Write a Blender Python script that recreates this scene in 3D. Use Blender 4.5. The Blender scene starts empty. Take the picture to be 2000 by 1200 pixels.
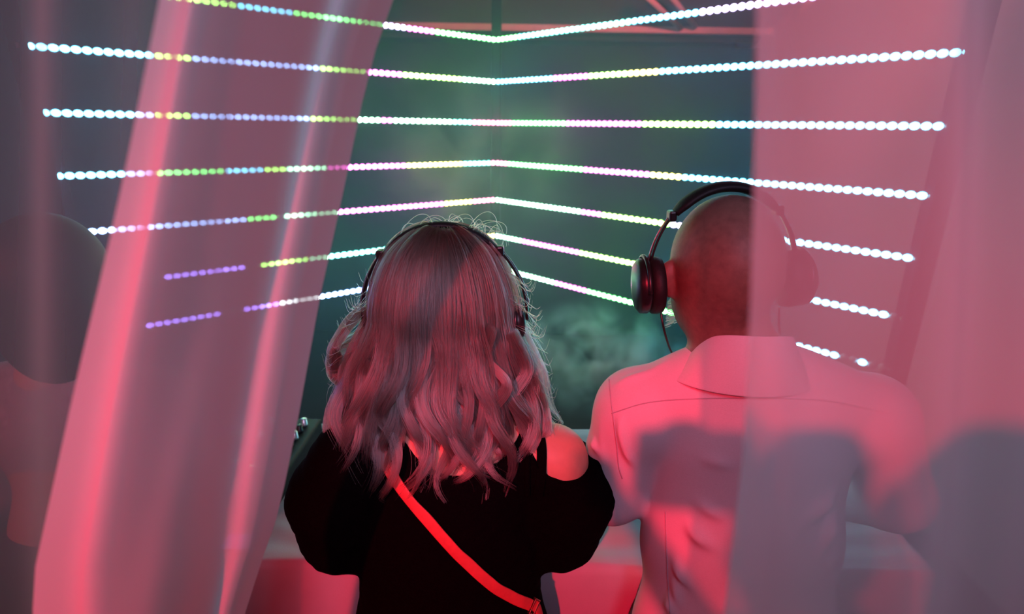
import bpy, math, random
import numpy as np
from mathutils import Vector, Matrix
from mathutils.bvhtree import BVHTree
random.seed(7); RNG = np.random.default_rng(7)
PI = math.pi
SC = bpy.context.scene; COL = SC.collection

# ------------------------------------------------------------------ camera
CAM = np.array([0.0, 0.0, 1.75]); FPX = 1100.0
PITCH = math.atan(350 / FPX); ROLL = 0.016
_f = np.array([0, math.cos(PITCH), -math.sin(PITCH)])
_r0 = np.array([1.0, 0, 0]); _u0 = np.array([0, math.sin(PITCH), math.cos(PITCH)])
_r = math.cos(ROLL) * _r0 + math.sin(ROLL) * _u0
_u = -math.sin(ROLL) * _r0 + math.cos(ROLL) * _u0
cd = bpy.data.cameras.new('camera'); cam = bpy.data.objects.new('camera', cd); COL.objects.link(cam)
cam.matrix_world = Matrix(((_r[0], _u[0], -_f[0], CAM[0]), (_r[1], _u[1], -_f[1], CAM[1]), (_r[2], _u[2], -_f[2], CAM[2]), (0, 0, 0, 1)))
cd.sensor_width = 36; cd.lens = FPX / 2000 * 36; cd.clip_start = 0.01; cd.clip_end = 60
cd.dof.use_dof = True; cd.dof.focus_distance = 0.9; cd.dof.aperture_fstop = 3.2
SC.camera = cam

def ray(px, py):
    return _f + (px - 1000) / FPX * _r - (py - 600) / FPX * _u
def W(px, py, Y):                       # the point at distance Y in front of the camera seen at a pixel
    d = ray(px, py); return CAM + d * (Y / d[1])
def Wz(px, py, z):
    d = ray(px, py); return CAM + d * ((z - CAM[2]) / d[2])
def proj(p):
    v = np.asarray(p, float) - CAM; zc = v @ _f
    return 1000 + FPX * (v @ _r) / zc, 600 - FPX * (v @ _u) / zc

# ------------------------------------------------------------------ world, lights, exposure
w = bpy.data.worlds.new('world'); SC.world = w; w.use_nodes = True
w.node_tree.nodes['Background'].inputs[0].default_value = (0.35, 0.30, 0.5, 1)
w.node_tree.nodes['Background'].inputs[1].default_value = 0.010
SC.view_settings.view_transform = 'Standard'; SC.view_settings.look = 'None'
SC.view_settings.exposure = 0.0; SC.view_settings.gamma = 1; SC.view_settings.use_curve_mapping = False
SC.cycles.use_denoising = True
SC.cycles.max_bounces = 7; SC.cycles.diffuse_bounces = 2; SC.cycles.glossy_bounces = 2
SC.cycles.transparent_max_bounces = 16; SC.cycles.transmission_bounces = 3; SC.cycles.volume_bounces = 0
SC.cycles.sample_clamp_indirect = 3.0
SC.cycles.volume_step_rate = 4.0; SC.cycles.volume_max_steps = 48

def lamp(name, kind, loc, target, power, color, size=0.1, **kw):
    l = bpy.data.lights.new(name, kind); l.energy = power; l.color = color
    if kind == 'AREA':
        l.shape = 'DISK'; l.size = size
    else:
        l.shadow_soft_size = size
    for k, v in kw.items(): setattr(l, k, v)
    o = bpy.data.objects.new(name, l); COL.objects.link(o); o.location = loc
    o.rotation_euler = (Vector(target) - Vector(loc)).to_track_quat('-Z', 'Y').to_euler()
    return o
RED = (1.0, 0.012, 0.045)
# stage lamp behind the photographer, aimed low at the backs of the two people
RED_POS = (-0.62, -1.9, 2.84)
lamp('red_spot_light', 'SPOT', RED_POS, (0.21, 0.8, 0.88), 480, RED, 0.03, spot_size=math.radians(26), spot_blend=0.6)
lamp('red_side_light', 'AREA', (-1.5, 0.16, 1.9), (-0.1, 0.45, 1.4), 3, RED, 0.15)  # added raking lamp, reddens the curtain folds that face left
lamp('red_wash_light', 'AREA', (-1.5, -0.9, 2.2), (-0.1, 0.45, 1.5), 8, RED, 0.3)
lamp('red_roof_fill', 'SPOT', (1.2, 1.0, 2.6), (0.9, 4.6, 2.45), 420, (1.0, 0.16, 0.2), 0.1, spot_size=math.radians(70), spot_blend=0.6)  # unseen lamp added to redden and bring up the roof and beams
lamp('lavender_fill_light', 'SPOT', (0.35, -1.5, 2.95), (-0.04, 0.5, 1.80), 130, (0.76, 0.62, 1.0), 0.35, spot_size=math.radians(40), spot_blend=1.0)  # added soft fill from overhead, cone narrowed so the view's corners fall off

# ------------------------------------------------------------------ materials
def new_mat(name):
    m = bpy.data.materials.new(name); m.use_nodes = True
    nt = m.node_tree; nt.nodes.clear(); return m, nt, nt.nodes.new('ShaderNodeOutputMaterial')
def mat(name, col, rough=0.6, spec=0.4, metal=0.0, var=0.12, scale=40, bump=0.0, bscale=200, sheen=0.0, sss=0.0, coat=0.0):
    m, nt, out = new_mat(name)
    b = nt.nodes.new('ShaderNodeBsdfPrincipled'); nt.links.new(b.outputs[0], out.inputs[0])
    b.inputs['Roughness'].default_value = rough; b.inputs['Metallic'].default_value = metal
    b.inputs['Specular IOR Level'].default_value = spec
    b.inputs['Sheen Weight'].default_value = sheen; b.inputs['Coat Weight'].default_value = coat
    if sss: 
        b.inputs['Subsurface Weight'].default_value = sss; b.inputs['Subsurface Scale'].default_value = 0.01
    tc = nt.nodes.new('ShaderNodeTexCoord'); n = nt.nodes.new('ShaderNodeTexNoise')
    n.inputs['Scale'].default_value = scale; n.inputs['Detail'].default_value = 3
    nt.links.new(tc.outputs['Object'], n.inputs['Vector'])
    r = nt.nodes.new('ShaderNodeValToRGB')
    r.color_ramp.elements[0].position = 0.3; r.color_ramp.elements[1].position = 0.7
    r.color_ramp.elements[0].color = tuple(c * (1 - var) for c in col) + (1,)
    r.color_ramp.elements[1].color = tuple(min(1, c * (1 + var)) for c in col) + (1,)
    nt.links.new(n.outputs[0], r.inputs[0]); nt.links.new(r.outputs[0], b.inputs['Base Color'])
    if bump:
        n2 = nt.nodes.new('ShaderNodeTexNoise'); n2.inputs['Scale'].default_value = bscale
        nt.links.new(tc.outputs['Object'], n2.inputs['Vector'])
        bp = nt.nodes.new('ShaderNodeBump'); bp.inputs['Strength'].default_value = bump; bp.inputs['Distance'].default_value = 0.002
        nt.links.new(n2.outputs[0], bp.inputs['Height']); nt.links.new(bp.outputs[0], b.inputs['Normal'])
    return m
def math_node(nt, op, a=None, b=None):
    n = nt.nodes.new('ShaderNodeMath'); n.operation = op
    for i, v in enumerate((a, b)):
        if v is None: continue
        if isinstance(v, (int, float)): n.inputs[i].default_value = v
        else: nt.links.new(v, n.inputs[i])
    return n.outputs[0]
def sheer(name, col, T, trans_col, translucency=0.45, stripe=0.0):
    """woven voile: light passes straight through the gaps (fewer of them seen aslant), the rest meets the threads"""
    m, nt, out = new_mat(name)
    geo = nt.nodes.new('ShaderNodeNewGeometry'); dot = nt.nodes.new('ShaderNodeVectorMath'); dot.operation = 'DOT_PRODUCT'
    nt.links.new(geo.outputs['Normal'], dot.inputs[0]); nt.links.new(geo.outputs['Incoming'], dot.inputs[1])
    c = math_node(nt, 'MAXIMUM', math_node(nt, 'ABSOLUTE', dot.outputs['Value']), 0.22)
    inv = math_node(nt, 'DIVIDE', 1.0, c)
    t = math_node(nt, 'POWER', T, inv)
    tr = nt.nodes.new('ShaderNodeBsdfTransparent'); tr.inputs[0].default_value = trans_col + (1,)
    d = nt.nodes.new('ShaderNodeBsdfDiffuse'); d.inputs[0].default_value = col + (1,)
    tl = nt.nodes.new('ShaderNodeBsdfTranslucent'); tl.inputs[0].default_value = col + (1,)
    m1 = nt.nodes.new('ShaderNodeMixShader'); m1.inputs[0].default_value = translucency
    nt.links.new(d.outputs[0], m1.inputs[1]); nt.links.new(tl.outputs[0], m1.inputs[2])
    m2 = nt.nodes.new('ShaderNodeMixShader'); nt.links.new(t, m2.inputs[0])
    nt.links.new(m1.outputs[0], m2.inputs[1]); nt.links.new(tr.outputs[0], m2.inputs[2])
    nt.links.new(m2.outputs[0], out.inputs[0]); return m
def emit_obj(name, strength):                     # lamp colour comes from the object's own colour
    m, nt, out = new_mat(name)
    oi = nt.nodes.new('ShaderNodeObjectInfo'); e = nt.nodes.new('ShaderNodeEmission')
    nt.links.new(oi.outputs['Color'], e.inputs[0]); e.inputs[1].default_value = strength
    nt.links.new(e.outputs[0], out.inputs[0]); return m
def emit(name, col, strength):
    m, nt, out = new_mat(name); e = nt.nodes.new('ShaderNodeEmission')
    e.inputs[0].default_value = col + (1,); e.inputs[1].default_value = strength
    nt.links.new(e.outputs[0], out.inputs[0]); return m

M = dict(
    black_cloth=mat('black_cloth', (0.012, 0.014, 0.018), 0.9, 0.1, scale=8, bump=0.2, bscale=60),
    tent_wall=mat('tent_wall', (0.42, 0.36, 0.40), 0.85, 0.1, scale=2, var=0.06),
    dark_tent=mat('dark_tent', (0.010, 0.024, 0.036), 0.85, 0.1, scale=2),
    roof=mat('roof', (0.13, 0.09, 0.09), 0.8, 0.2, scale=1.5),
    beam=mat('beam', (0.55, 0.42, 0.42), 0.5, 0.4, scale=6),
    post=mat('post', (0.03, 0.06, 0.055), 0.45, 0.4, metal=0.3),
    floor=mat('floor', (0.05, 0.04, 0.045), 0.6, 0.4, scale=3, var=0.3),
    cloth=mat('cloth', (0.54, 0.56, 0.60), 0.85, 0.1, scale=9, var=0.05, bump=0.15, bscale=300),
    skin=mat('skin', (0.62, 0.36, 0.27), 0.5, 0.4, scale=60, var=0.05, sss=0.1),
    skin_man=mat('skin_man', (0.24, 0.135, 0.105), 0.5, 0.4, scale=90, var=0.14, bump=0.2, bscale=700),
    lips=mat('lips', (0.45, 0.12, 0.12), 0.4), eye=mat('eye', (0.75, 0.75, 0.75), 0.2, 0.6, var=0.02),
    iris=mat('iris', (0.06, 0.09, 0.12), 0.2, 0.6),
    knit=mat('knit', (0.0018, 0.0018, 0.0024), 0.95, 0.04, scale=300, var=0.3, bump=0.4, bscale=500),
    strap_red=mat('strap_red', (0.70, 0.10, 0.10), 0.5, 0.3, scale=100, var=0.06),
    brass=mat('brass', (0.7, 0.5, 0.35), 0.3, metal=1.0),
    shirt=mat('shirt', (0.74, 0.73, 0.78), 0.8, 0.15, scale=500, var=0.03, bump=0.12, bscale=500),
    seam=mat('seam', (0.50, 0.48, 0.54), 0.8), denim=mat('denim', (0.03, 0.035, 0.05), 0.8),
    plastic=mat('plastic', (0.012, 0.013, 0.015), 0.32, 0.5, scale=200), pad=mat('pad', (0.010, 0.010, 0.011), 0.6, 0.4, bump=0.2),
    steel=mat('steel', (0.55, 0.57, 0.6), 0.25, metal=1.0),
    mixer=mat('mixer', (0.006, 0.009, 0.010), 0.5, 0.3, scale=20), silver=mat('silver', (0.75, 0.8, 0.82), 0.25, 0.6, metal=0.6),
    strip=mat('strip', (0.3, 0.3, 0.32), 0.5), darkhair=mat('darkhair', (0.02, 0.017, 0.018), 0.6),
    grey_top=mat('grey_top', (0.40, 0.38, 0.40), 0.85), shoe=mat('shoe', (0.02, 0.02, 0.02), 0.5),
)

# ------------------------------------------------------------------ object helpers
def mesh_obj(name, verts, faces, m, parent=None, smooth=True):
    me = bpy.data.meshes.new(name); me.from_pydata([tuple(map(float, v)) for v in verts], [], [tuple(map(int, f)) for f in faces]); me.update()
    if m: me.materials.append(m)
    if smooth: me.shade_smooth()
    o = bpy.data.objects.new(name, me); COL.objects.link(o); o.parent = parent
    return o
def tag(o, label=None, cat=None, group=None, kind=None):
    if label: o['label'] = label
    if cat: o['category'] = cat
    if group: o['group'] = group
    if kind: o['kind'] = kind
    return o
def thing(name, loc, label, cat, group=None):
    o = bpy.data.objects.new(name, None); COL.objects.link(o); o.location = loc; o.empty_display_size = 0.05
    return tag(o, label, cat, group)
def unparent_shift(o, parent):                    # meshes are written in world coordinates; keep them there under the Empty
    o.parent = parent
    if parent is not None:
        p = parent; off = Vector((0, 0, 0))
        while p is not None: off += Vector(p.location); p = p.parent
        o.location = -off + Vector(o.location)
    return o
def wmesh(name, verts, faces, m, parent=None, smooth=True):
    o = mesh_obj(name, verts, faces, m, None, smooth)
    return unparent_shift(o, parent)
def box_geo(c, s, R=None):
    v = np.array([[x, y, z] for x in (-.5, .5) for y in (-.5, .5) for z in (-.5, .5)]) * s
    if R is not None: v = v @ R.T
    return v + c, [(0, 1, 3, 2), (4, 6, 7, 5), (0, 4, 5, 1), (2, 3, 7, 6), (0, 2, 6, 4), (1, 5, 7, 3)]
def bevel(o, wd=0.003, seg=2):
    b = o.modifiers.new('bevel', 'BEVEL'); b.width = wd; b.segments = seg; b.limit_method = 'ANGLE'; return o
def wbox(name, c, s, m, parent=None, R=None, bv=0.003):
    v, f = box_geo(np.array(c, float), np.array(s, float), R); o = wmesh(name, v, f, m, parent, False)
    if bv: bevel(o, bv)
    return o
def merge(geos):
    V = []; F = []; n = 0
    for v, f in geos:
        V.append(np.asarray(v)); F += [tuple(i + n for i in q) for q in f]; n += len(v)
    return np.vstack(V), F
def frame_along(pts):
    pts = np.asarray(pts, float); T = np.gradient(pts, axis=0); T /= np.linalg.norm(T, axis=1)[:, None] + 1e-12
    n = np.cross(T[0], [0, 0, 1]); 
    if np.linalg.norm(n) < 1e-3: n = np.cross(T[0], [1, 0, 0])
    N = []
    for t in T:
        n = n - t * (n @ t); n = n / (np.linalg.norm(n) + 1e-12); N.append(n)
    N = np.array(N); return T, N, np.cross(T, N)
def tube_geo(pts, r, n=10, flat=1.0, N0=None, cap=True):
    pts = np.asarray(pts, float); T, N, B = frame_along(pts)
    if N0 is not None:
        N = np.asarray(N0, float) * np.ones_like(pts); N = N - T * (N * T).sum(1)[:, None]; N /= np.linalg.norm(N, axis=1)[:, None]; B = np.cross(T, N)
    r = np.ones(len(pts)) * r; a = np.arange(n) * 2 * PI / n
    V = pts[:, None] + (np.cos(a)[None, :, None] * N[:, None] * flat + np.sin(a)[None, :, None] * B[:, None]) * r[:, None, None]
    V = V.reshape(-1, 3); F = []
    for i in range(len(pts) - 1):
        for j in range(n):
            k = (j + 1) % n; F.append((i * n + j, i * n + k, (i + 1) * n + k, (i + 1) * n + j))
    if cap: F += [tuple(range(n))[::-1], tuple((len(pts) - 1) * n + j for j in range(n))]
    return V, F
def spline(P, n):
    P = np.asarray(P, float); Q = np.vstack([2 * P[0] - P[1], P, 2 * P[-1] - P[-2]]); out = []
    for s in np.linspace(0, len(P) - 1 - 1e-6, n):
        i = int(s); t = s - i; a, b, c, d = Q[i:i + 4]
        out.append(0.5 * (2 * b + (c - a) * t + (2 * a - 5 * b + 4 * c - d) * t * t + (3 * b - a - 3 * c + d) * t ** 3))
    return np.array(out)
def lathe_geo(prof, c, axis=(0, 0, 1), n=24):
    ax = np.array(axis, float); ax /= np.linalg.norm(ax)
    t = np.cross(ax, [0.3, 0.9, 0.1]); t /= np.linalg.norm(t); b = np.cross(ax, t)
    V = []; F = []
    for r, h in prof:
        for j in range(n):
            a = 2 * PI * j / n; V.append(np.array(c) + ax * h + (t * math.cos(a) + b * math.sin(a)) * r)
    for i in range(len(prof) - 1):
        for j in range(n):
            k = (j + 1) % n; F.append((i * n + j, i * n + k, (i + 1) * n + k, (i + 1) * n + j))
    F += [tuple(range(n))[::-1], tuple((len(prof) - 1) * n + j for j in range(n))]
    return np.array(V), F

# ------------------------------------------------------------------ soft bodies: one continuous surface from blended volumes
class Field:
    def __init__(s, lo, hi, h):
        s.lo = np.array(lo, float); s.h = h; s.n = np.ceil((np.array(hi) - s.lo) / h).astype(int) + 1
        s.D = np.full(s.n, 0.06, np.float32)
        s.ax = [(s.lo[i] + h * np.arange(s.n[i])).astype(np.float32) for i in range(3)]
    def region(s, lo, hi):
        a = np.clip(((np.array(lo) - s.lo) / s.h).astype(int), 0, s.n); b = np.clip(((np.array(hi) - s.lo) / s.h).astype(int) + 2, 0, s.n)
        sl = tuple(slice(a[i], b[i]) for i in range(3))
        return sl, s.ax[0][sl[0]][:, None, None], s.ax[1][sl[1]][None, :, None], s.ax[2][sl[2]][None, None, :]
    def _smin(s, sl, d, k):
        a = s.D[sl]; 
        if a.size == 0: return
        hh = np.clip(0.5 + 0.5 * (a - d) / k, 0, 1); s.D[sl] = a * (1 - hh) + d * hh - k * hh * (1 - hh)
    def cone(s, a, b, ra, rb, k=0.02, sq=None):
        a = np.array(a, float); b = np.array(b, float); m = max(ra, rb) * (max(sq) if sq else 1) + k + 0.06
        sl, X, Y, Z = s.region(np.minimum(a, b) - m, np.maximum(a, b) + m)
        ab = b - a; L = float(ab @ ab) + 1e-9
        t = np.clip(((X - a[0]) * ab[0] + (Y - a[1]) * ab[1] + (Z - a[2]) * ab[2]) / L, 0, 1)
        q = sq or (1, 1, 1)
        d = np.sqrt(((X - a[0] - t * ab[0]) / q[0]) ** 2 + ((Y - a[1] - t * ab[1]) / q[1]) ** 2 + ((Z - a[2] - t * ab[2]) / q[2]) ** 2) - (ra + (rb - ra) * t)
        s._smin(sl, d, k)
    def ell_d(s, c, r, pad, R=None):
        c = np.array(c, float); r = np.array(r, float); m = r.max() + pad
        sl, X, Y, Z = s.region(c - m, c + m); X = X - c[0]; Y = Y - c[1]; Z = Z - c[2]
        if R is not None:
            X, Y, Z = (R[0][0] * X + R[1][0] * Y + R[2][0] * Z, R[0][1] * X + R[1][1] * Y + R[2][1] * Z, R[0][2] * X + R[1][2] * Y + R[2][2] * Z)
        k0 = np.sqrt((X / r[0]) ** 2 + (Y / r[1]) ** 2 + (Z / r[2]) ** 2)
        k1 = np.sqrt((X / r[0] ** 2) ** 2 + (Y / r[1] ** 2) ** 2 + (Z / r[2] ** 2) ** 2) + 1e-6
        return sl, k0 * (k0 - 1) / k1
    def ell(s, c, r, k=0.02, R=None):
        sl, d = s.ell_d(c, r, k + 0.06, R); s._smin(sl, d.astype(np.float32), k)
    def cut_ell(s, c, r, R=None, k=0.006):
        sl, d = s.ell_d(c, r, 0.05, R); a = s.D[sl]; d = -d
        hh = np.clip(0.5 - 0.5 * (a - d) / k, 0, 1); s.D[sl] = a * (1 - hh) + d * hh + k * hh * (1 - hh)
    def cut_plane(s, p, n, k=0.004):              # removes the side the normal points to
        _, X, Y, Z = s.region(s.lo, s.lo + s.n * s.h)
        d = (X - p[0]) * n[0] + (Y - p[1]) * n[1] + (Z - p[2]) * n[2]
        a = s.D; hh = np.clip(0.5 - 0.5 * (a - d) / k, 0, 1); s.D = (a * (1 - hh) + d * hh + k * hh * (1 - hh)).astype(np.float32)
    def geo(s):
        D = s.D; S = D < 0; h = s.h
        c = S[:-1, :-1, :-1].astype(np.int8)
        for dx in (0, 1):
            for dy in (0, 1):
                for dz in (0, 1):
                    if dx or dy or dz: c = c + S[dx:S.shape[0] - 1 + dx, dy:S.shape[1] - 1 + dy, dz:S.shape[2] - 1 + dz]
        cell = np.argwhere((c > 0) & (c < 8)); idx = np.full(c.shape, -1, np.int64); idx[tuple(cell.T)] = np.arange(len(cell))
        acc = np.zeros((len(cell), 3)); cnt = np.zeros(len(cell))
        cor = [(x, y, z) for x in (0, 1) for y in (0, 1) for z in (0, 1)]
        for i in range(8):
            for j in range(i + 1, 8):
                a, b = np.array(cor[i]), np.array(cor[j])
                if abs(a - b).sum() != 1: continue
                da = D[tuple((cell + a).T)]; db = D[tuple((cell + b).T)]; m = (da < 0) != (db < 0)
                t = np.where(m, da / np.where(m, da - db, 1), 0)
                acc += np.where(m[:, None], a + (b - a) * t[:, None], 0); cnt += m
        V = s.lo + (cell + acc / cnt[:, None]) * h; F = []
        for ax in range(3):
            o = [0, 0, 0]; o[ax] = 1
            A = S[tuple(slice(0, S.shape[i] - o[i]) for i in range(3))]; B = S[tuple(slice(o[i], S.shape[i]) for i in range(3))]
            e = np.argwhere(A != B); u, v = [(1, 2), (2, 0), (0, 1)][ax]
            ok = (e[:, u] > 0) & (e[:, v] > 0) & (e[:, u] < S.shape[u] - 1) & (e[:, v] < S.shape[v] - 1); e = e[ok]
            eu = np.zeros(3, int); eu[u] = 1; ev = np.zeros(3, int); ev[v] = 1
            q = np.stack([idx[tuple((e - eu - ev).T)], idx[tuple((e - ev).T)], idx[tuple(e.T)], idx[tuple((e - eu).T)]], 1)
            flip = ~A[tuple(e.T)]; q[flip] = q[flip][:, ::-1]; F.append(q)
        return V, np.vstack(F)
def vnormals(V, F):
    a = V[F[:, 0]]; n = np.cross(V[F[:, 2]] - a, V[F[:, 3]] - V[F[:, 1]]); N = np.zeros_like(V)
    for i in range(4): np.add.at(N, F[:, i], n)
    return N / (np.linalg.norm(N, axis=1)[:, None] + 1e-12)
def seg_dist(V, a, b):
    a = np.array(a); b = np.array(b); ab = b - a; t = np.clip((V - a) @ ab / (ab @ ab), 0, 1)
    return np.linalg.norm(V - a - t[:, None] * ab, axis=1), t
def folds(V, F, lines, wob=0.004, scale=30):
    """push the cloth out along fold ridges"""
    N = vnormals(V, F)
    wv = np.stack([np.sin(V[:, 2] * scale + V[:, 0] * 11) * wob, np.sin(V[:, 0] * scale + 1.3) * wob * .5, np.sin(V[:, 0] * scale * .9 + V[:, 1] * 17) * wob], 1)
    d = np.zeros(len(V))
    for a, b, wd, am in lines:
        r, t = seg_dist(V + wv, a, b); d += am * np.exp(-(r / wd) ** 2) * np.sqrt(np.clip(4 * t * (1 - t) + .15, 0, 1))
    return V + N * d[:, None]

# ------------------------------------------------------------------ setting: a dark tent with a pale side wall
def slab(name, c, s, m): return tag(wbox(name, c, s, m, bv=0), kind='structure')
slab('floor', (0, 1.2, -0.03), (5.6, 8.4, 0.06), M['floor'])
slab('wall_back', (0, 4.75, 1.18), (5.6, 0.06, 2.36), M['dark_tent'])
slab('wall_left', (-2.3, 1.2, 1.7), (0.06, 8.4, 3.4), M['dark_tent'])
slab('wall_right', (1.95, 1.2, 1.7), (0.06, 8.4, 3.4), M['tent_wall'])
slab('wall_rear', (0, -3.0, 1.7), (5.6, 0.06, 3.4), M['dark_tent'])
# roof sloping up from the back eave
v = [(-2.8, 4.9, 2.42), (2.8, 4.9, 2.42), (2.8, 1.5, 3.4), (-2.8, 1.5, 3.4), (2.8, -3.1, 3.4), (-2.8, -3.1, 3.4)]
v += [(x, y, z + 0.03) for x, y, z in v]
tag(wmesh('ceiling', v, [(0, 3, 2, 1), (3, 5, 4, 2), (6, 7, 8, 9), (9, 8, 10, 11), (0, 1, 7, 6), (5, 11, 10, 4)], M['roof'], smooth=False), kind='structure')
slab('trim_1', (0, 4.69, W(970, 47, 4.69)[2]), (5.4, 0.07, 0.095), M['beam'])
for i, (p, q) in enumerate([((1300, -20), (1358, 52)), ((1262, -8), (1330, 55))]):
    a = W(p[0], p[1], 3.98); b = W(q[0], q[1], 4.6)
    V, F = tube_geo([a, b], 0.018, 8); tag(wmesh('trim_%d' % (i + 2), V, F, M['beam']), kind='structure')
V, F = tube_geo([W(1600, -20, 3.9), W(1530, 60, 4.6)], 0.018, 8); tag(wmesh('trim_4', V, F, M['beam']), kind='structure')

# ------------------------------------------------------------------ LED frame: corner post, two end posts, seven pairs of strips
CY = 3.1
CX = W(968, 300, CY)[0]
dL = -ray(2441, 273); dL[2] = 0; dL /= np.linalg.norm(dL)
dR = -ray(-157, 231); dR[2] = 0; dR /= np.linalg.norm(dR)
def along(z, d, px):                                # distance along a strip at which it is seen at px
    lo, hi = 0.0, 3.2
    for _ in range(40):
        m = (lo + hi) / 2; p = np.array([CX, CY, z]) + d * m; x = proj(p)[0]
        far = (x < px) if d[0] < 0 else (x > px)
        if far or (p - CAM) @ _f < 0.3: hi = m
        else: lo = m
    return (lo + hi) / 2
CYN = (0.05, 0.62, 1.0); TEAL = (0.08, 0.95, 0.75); GRN = (0.10, 1.0, 0.16); LGR = (0.35, 1.0, 0.10); MAG = (1.0, 0.07, 0.75)
PNK = (1.0, 0.12, 0.35); BLU = (0.20, 0.42, 1.0); VIO = (0.24, 0.12, 1.0); YEL = (0.85, 0.8, 0.10); MNT = (0.3, 1.0, 0.55); WHT = (0.7, 0.85, 0.9); LAV = (0.55, 0.45, 1.0); OFF = None
LEFT = [  # corner y, left end px, stops (px upper bound, colour) from the left end to the corner
    (78, 300, [(455, LGR), (575, CYN), (715, GRN), (745, GRN), (795, LAV), (850, MAG), (968, GRN)]),
    (160, 45, [(295, CYN), (380, LGR), (630, BLU), (720, LGR), (790, MAG), (900, LGR), (968, MNT)]),
    (240, 80, [(262, CYN), (310, BLU), (365, LGR), (610, BLU), (700, LGR), (745, MNT), (770, MAG), (885, MNT), (920, TEAL), (968, PNK)]),
    (318, 108, [(243, CYN), (305, BLU), (432, GRN), (512, CYN), (560, LGR), (645, MNT), (675, MAG), (790, MAG), (900, YEL), (955, TEAL), (968, PNK)]),
    (390, 120, [(480, BLU), (485, CYN), (540, GRN), (560, None), (662, MNT), (870, MAG), (920, YEL), (968, PNK)]),
    (460, 8, [(16, VIO), (320, None), (480, VIO), (512, None), (600, LGR), (640, MNT), (800, TEAL), (860, MAG), (968, YEL)]),
    (522, 290, [(430, VIO), (478, None), (550, VIO), (625, WHT), (735, BLU), (968, MNT)]),
]
RIGHT = [
    (78, 1600, [(1010, GRN), (1230, TEAL), (1370, CYN), (1600, LAV)]),
    (160, 1895, [(1080, CYN), (1150, MAG), (1230, LGR), (1290, YEL), (1895, CYN)]),
    (240, 1850, [(1000, PNK), (1110, GRN), (1255, MAG), (1400, LGR), (1850, CYN)]),
    (318, 1806, [(990, PNK), (1135, GRN), (1265, MAG), (1330, YEL), (1806, CYN)]),
    (390, 1776, [(1135, MNT), (1175, MAG), (1310, LGR), (1350, LAV), (1776, CYN)]),
    (460, 1724, [(1020, MNT), (1130, MAG), (1270, LGR), (1690, CYN), (1700, None), (1724, CYN)]),
    (522, 1700, [(1080, MNT), (1150, MAG), (1330, GRN), (1640, CYN), (1668, None), (1700, CYN)]),
]
led_mat = emit_obj('led_core', 24); glow_mat = emit_obj('led_fringe', 4.0)
_nt = led_mat.node_tree; _mx = _nt.nodes.new('ShaderNodeMix'); _mx.data_type = 'RGBA'; _mx.inputs[0].default_value = 0.09
_mx.inputs[7].default_value = (1, 1, 1, 1); _nt.links.new(_nt.nodes['Object Info'].outputs['Color'], _mx.inputs[6]); _nt.links.new(_mx.outputs[2], _nt.nodes['Emission'].inputs[0])
off_mat = mat('led_off', (0.5, 0.5, 0.45), 0.4)
PITCHL = 0.0295
dm = {}
def diode_mesh(d, lit):
    key = (round(d[0], 2), lit)
    if key in dm: return dm[key]
    V = []; F = []; n = 12; MI = []                 # a bright bead; the added glowing rim stands in for its coloured halo
    nrm = np.array([d[1], -d[0], 0]) * (1 if d[0] > 0 else -1)
    if nrm[1] > 0: nrm = -nrm
    up = np.array([0, 0, 1.0]); prof = [(.0144, .0128, 0), (.0140, .0124, .0025), (.0138, .0106, .0030), (.0132, .0102, .0045), (.0100, .0080, .0075), (.0045, .0040, .0090)]
    for a1, a2, hh in prof:
        for j in range(n):
            a = 2 * PI * j / n; V.append(d * math.cos(a) * a1 + up * math.sin(a) * a2 + nrm * hh)
    for i in range(len(prof) - 1):
        for j in range(n): F.append((i * n + j, i * n + (j + 1) % n, (i + 1) * n + (j + 1) % n, (i + 1) * n + j)); MI.append(1 if i < 2 else 0)
    F.append(tuple((len(prof) - 1) * n + j for j in range(n))); MI.append(0)
    me = bpy.data.meshes.new('light_diode'); me.from_pydata([tuple(v) for v in V], [], F); me.update(); me.shade_smooth()
    me.materials.append(led_mat if lit else off_mat); me.materials.append(glow_mat if lit else off_mat)
    me.polygons.foreach_set('material_index', MI); dm[key] = me; return me
wordsL = ['topmost', 'second from the top', 'third from the top', 'middle, fourth from the top', 'fifth from the top', 'second from the bottom', 'lowest']
def led_strip(cy, endpx, stops, d, side, word):
    z = W(968, cy, CY)[2]; Lend = along(z, d, endpx)
    L = max(Lend, along(W(968, 240, CY)[2], d, 88 if d[0] < 0 else 1850) + .03)          # every strip reaches the end post
    p0 = np.array([CX, CY, z]) + d * 0.004
    t = thing('led_strip', tuple(p0), 'glowing multicoloured LED strip on the %s of the corner post, %s' % (side, word), 'led strip', 'glowing LED strips %s of the corner' % side)
    nrm = np.array([d[1], -d[0], 0.0]); 
    if nrm[1] > 0: nrm = -nrm
    R = np.stack([d, -nrm, [0, 0, 1]], 1)
    wbox('backing_strip', p0 + d * L / 2 - nrm * 0.002, (L, 0.003, 0.012), M['strip'], t, R, bv=0)
    n = int(L / PITCHL)
    for i in range(n):
        s = (i + 0.5) * PITCHL; p = p0 + d * s; px = proj(p)[0]; c = stops[-1][1]; past = s > Lend
        if d[0] < 0:
            for b, cc in stops:
                if px <= b: c = cc; break
        else:
            for b, cc in stops:
                if px <= b: c = cc; break
        if past: c = None
        me = diode_mesh(d, c is not None); o = bpy.data.objects.new('light_diode', me); COL.objects.link(o)
        o.parent = t; o.location = tuple(p - p0)
        if c is not None: o.color = (c[0], c[1], c[2], 1)
for (cy, e, st), wd in zip(LEFT, wordsL): led_strip(cy, e, st, dL, 'left', wd)
for (cy, e, st), wd in zip(RIGHT, wordsL): led_strip(cy, e, st, dR, 'right', wd)
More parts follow.
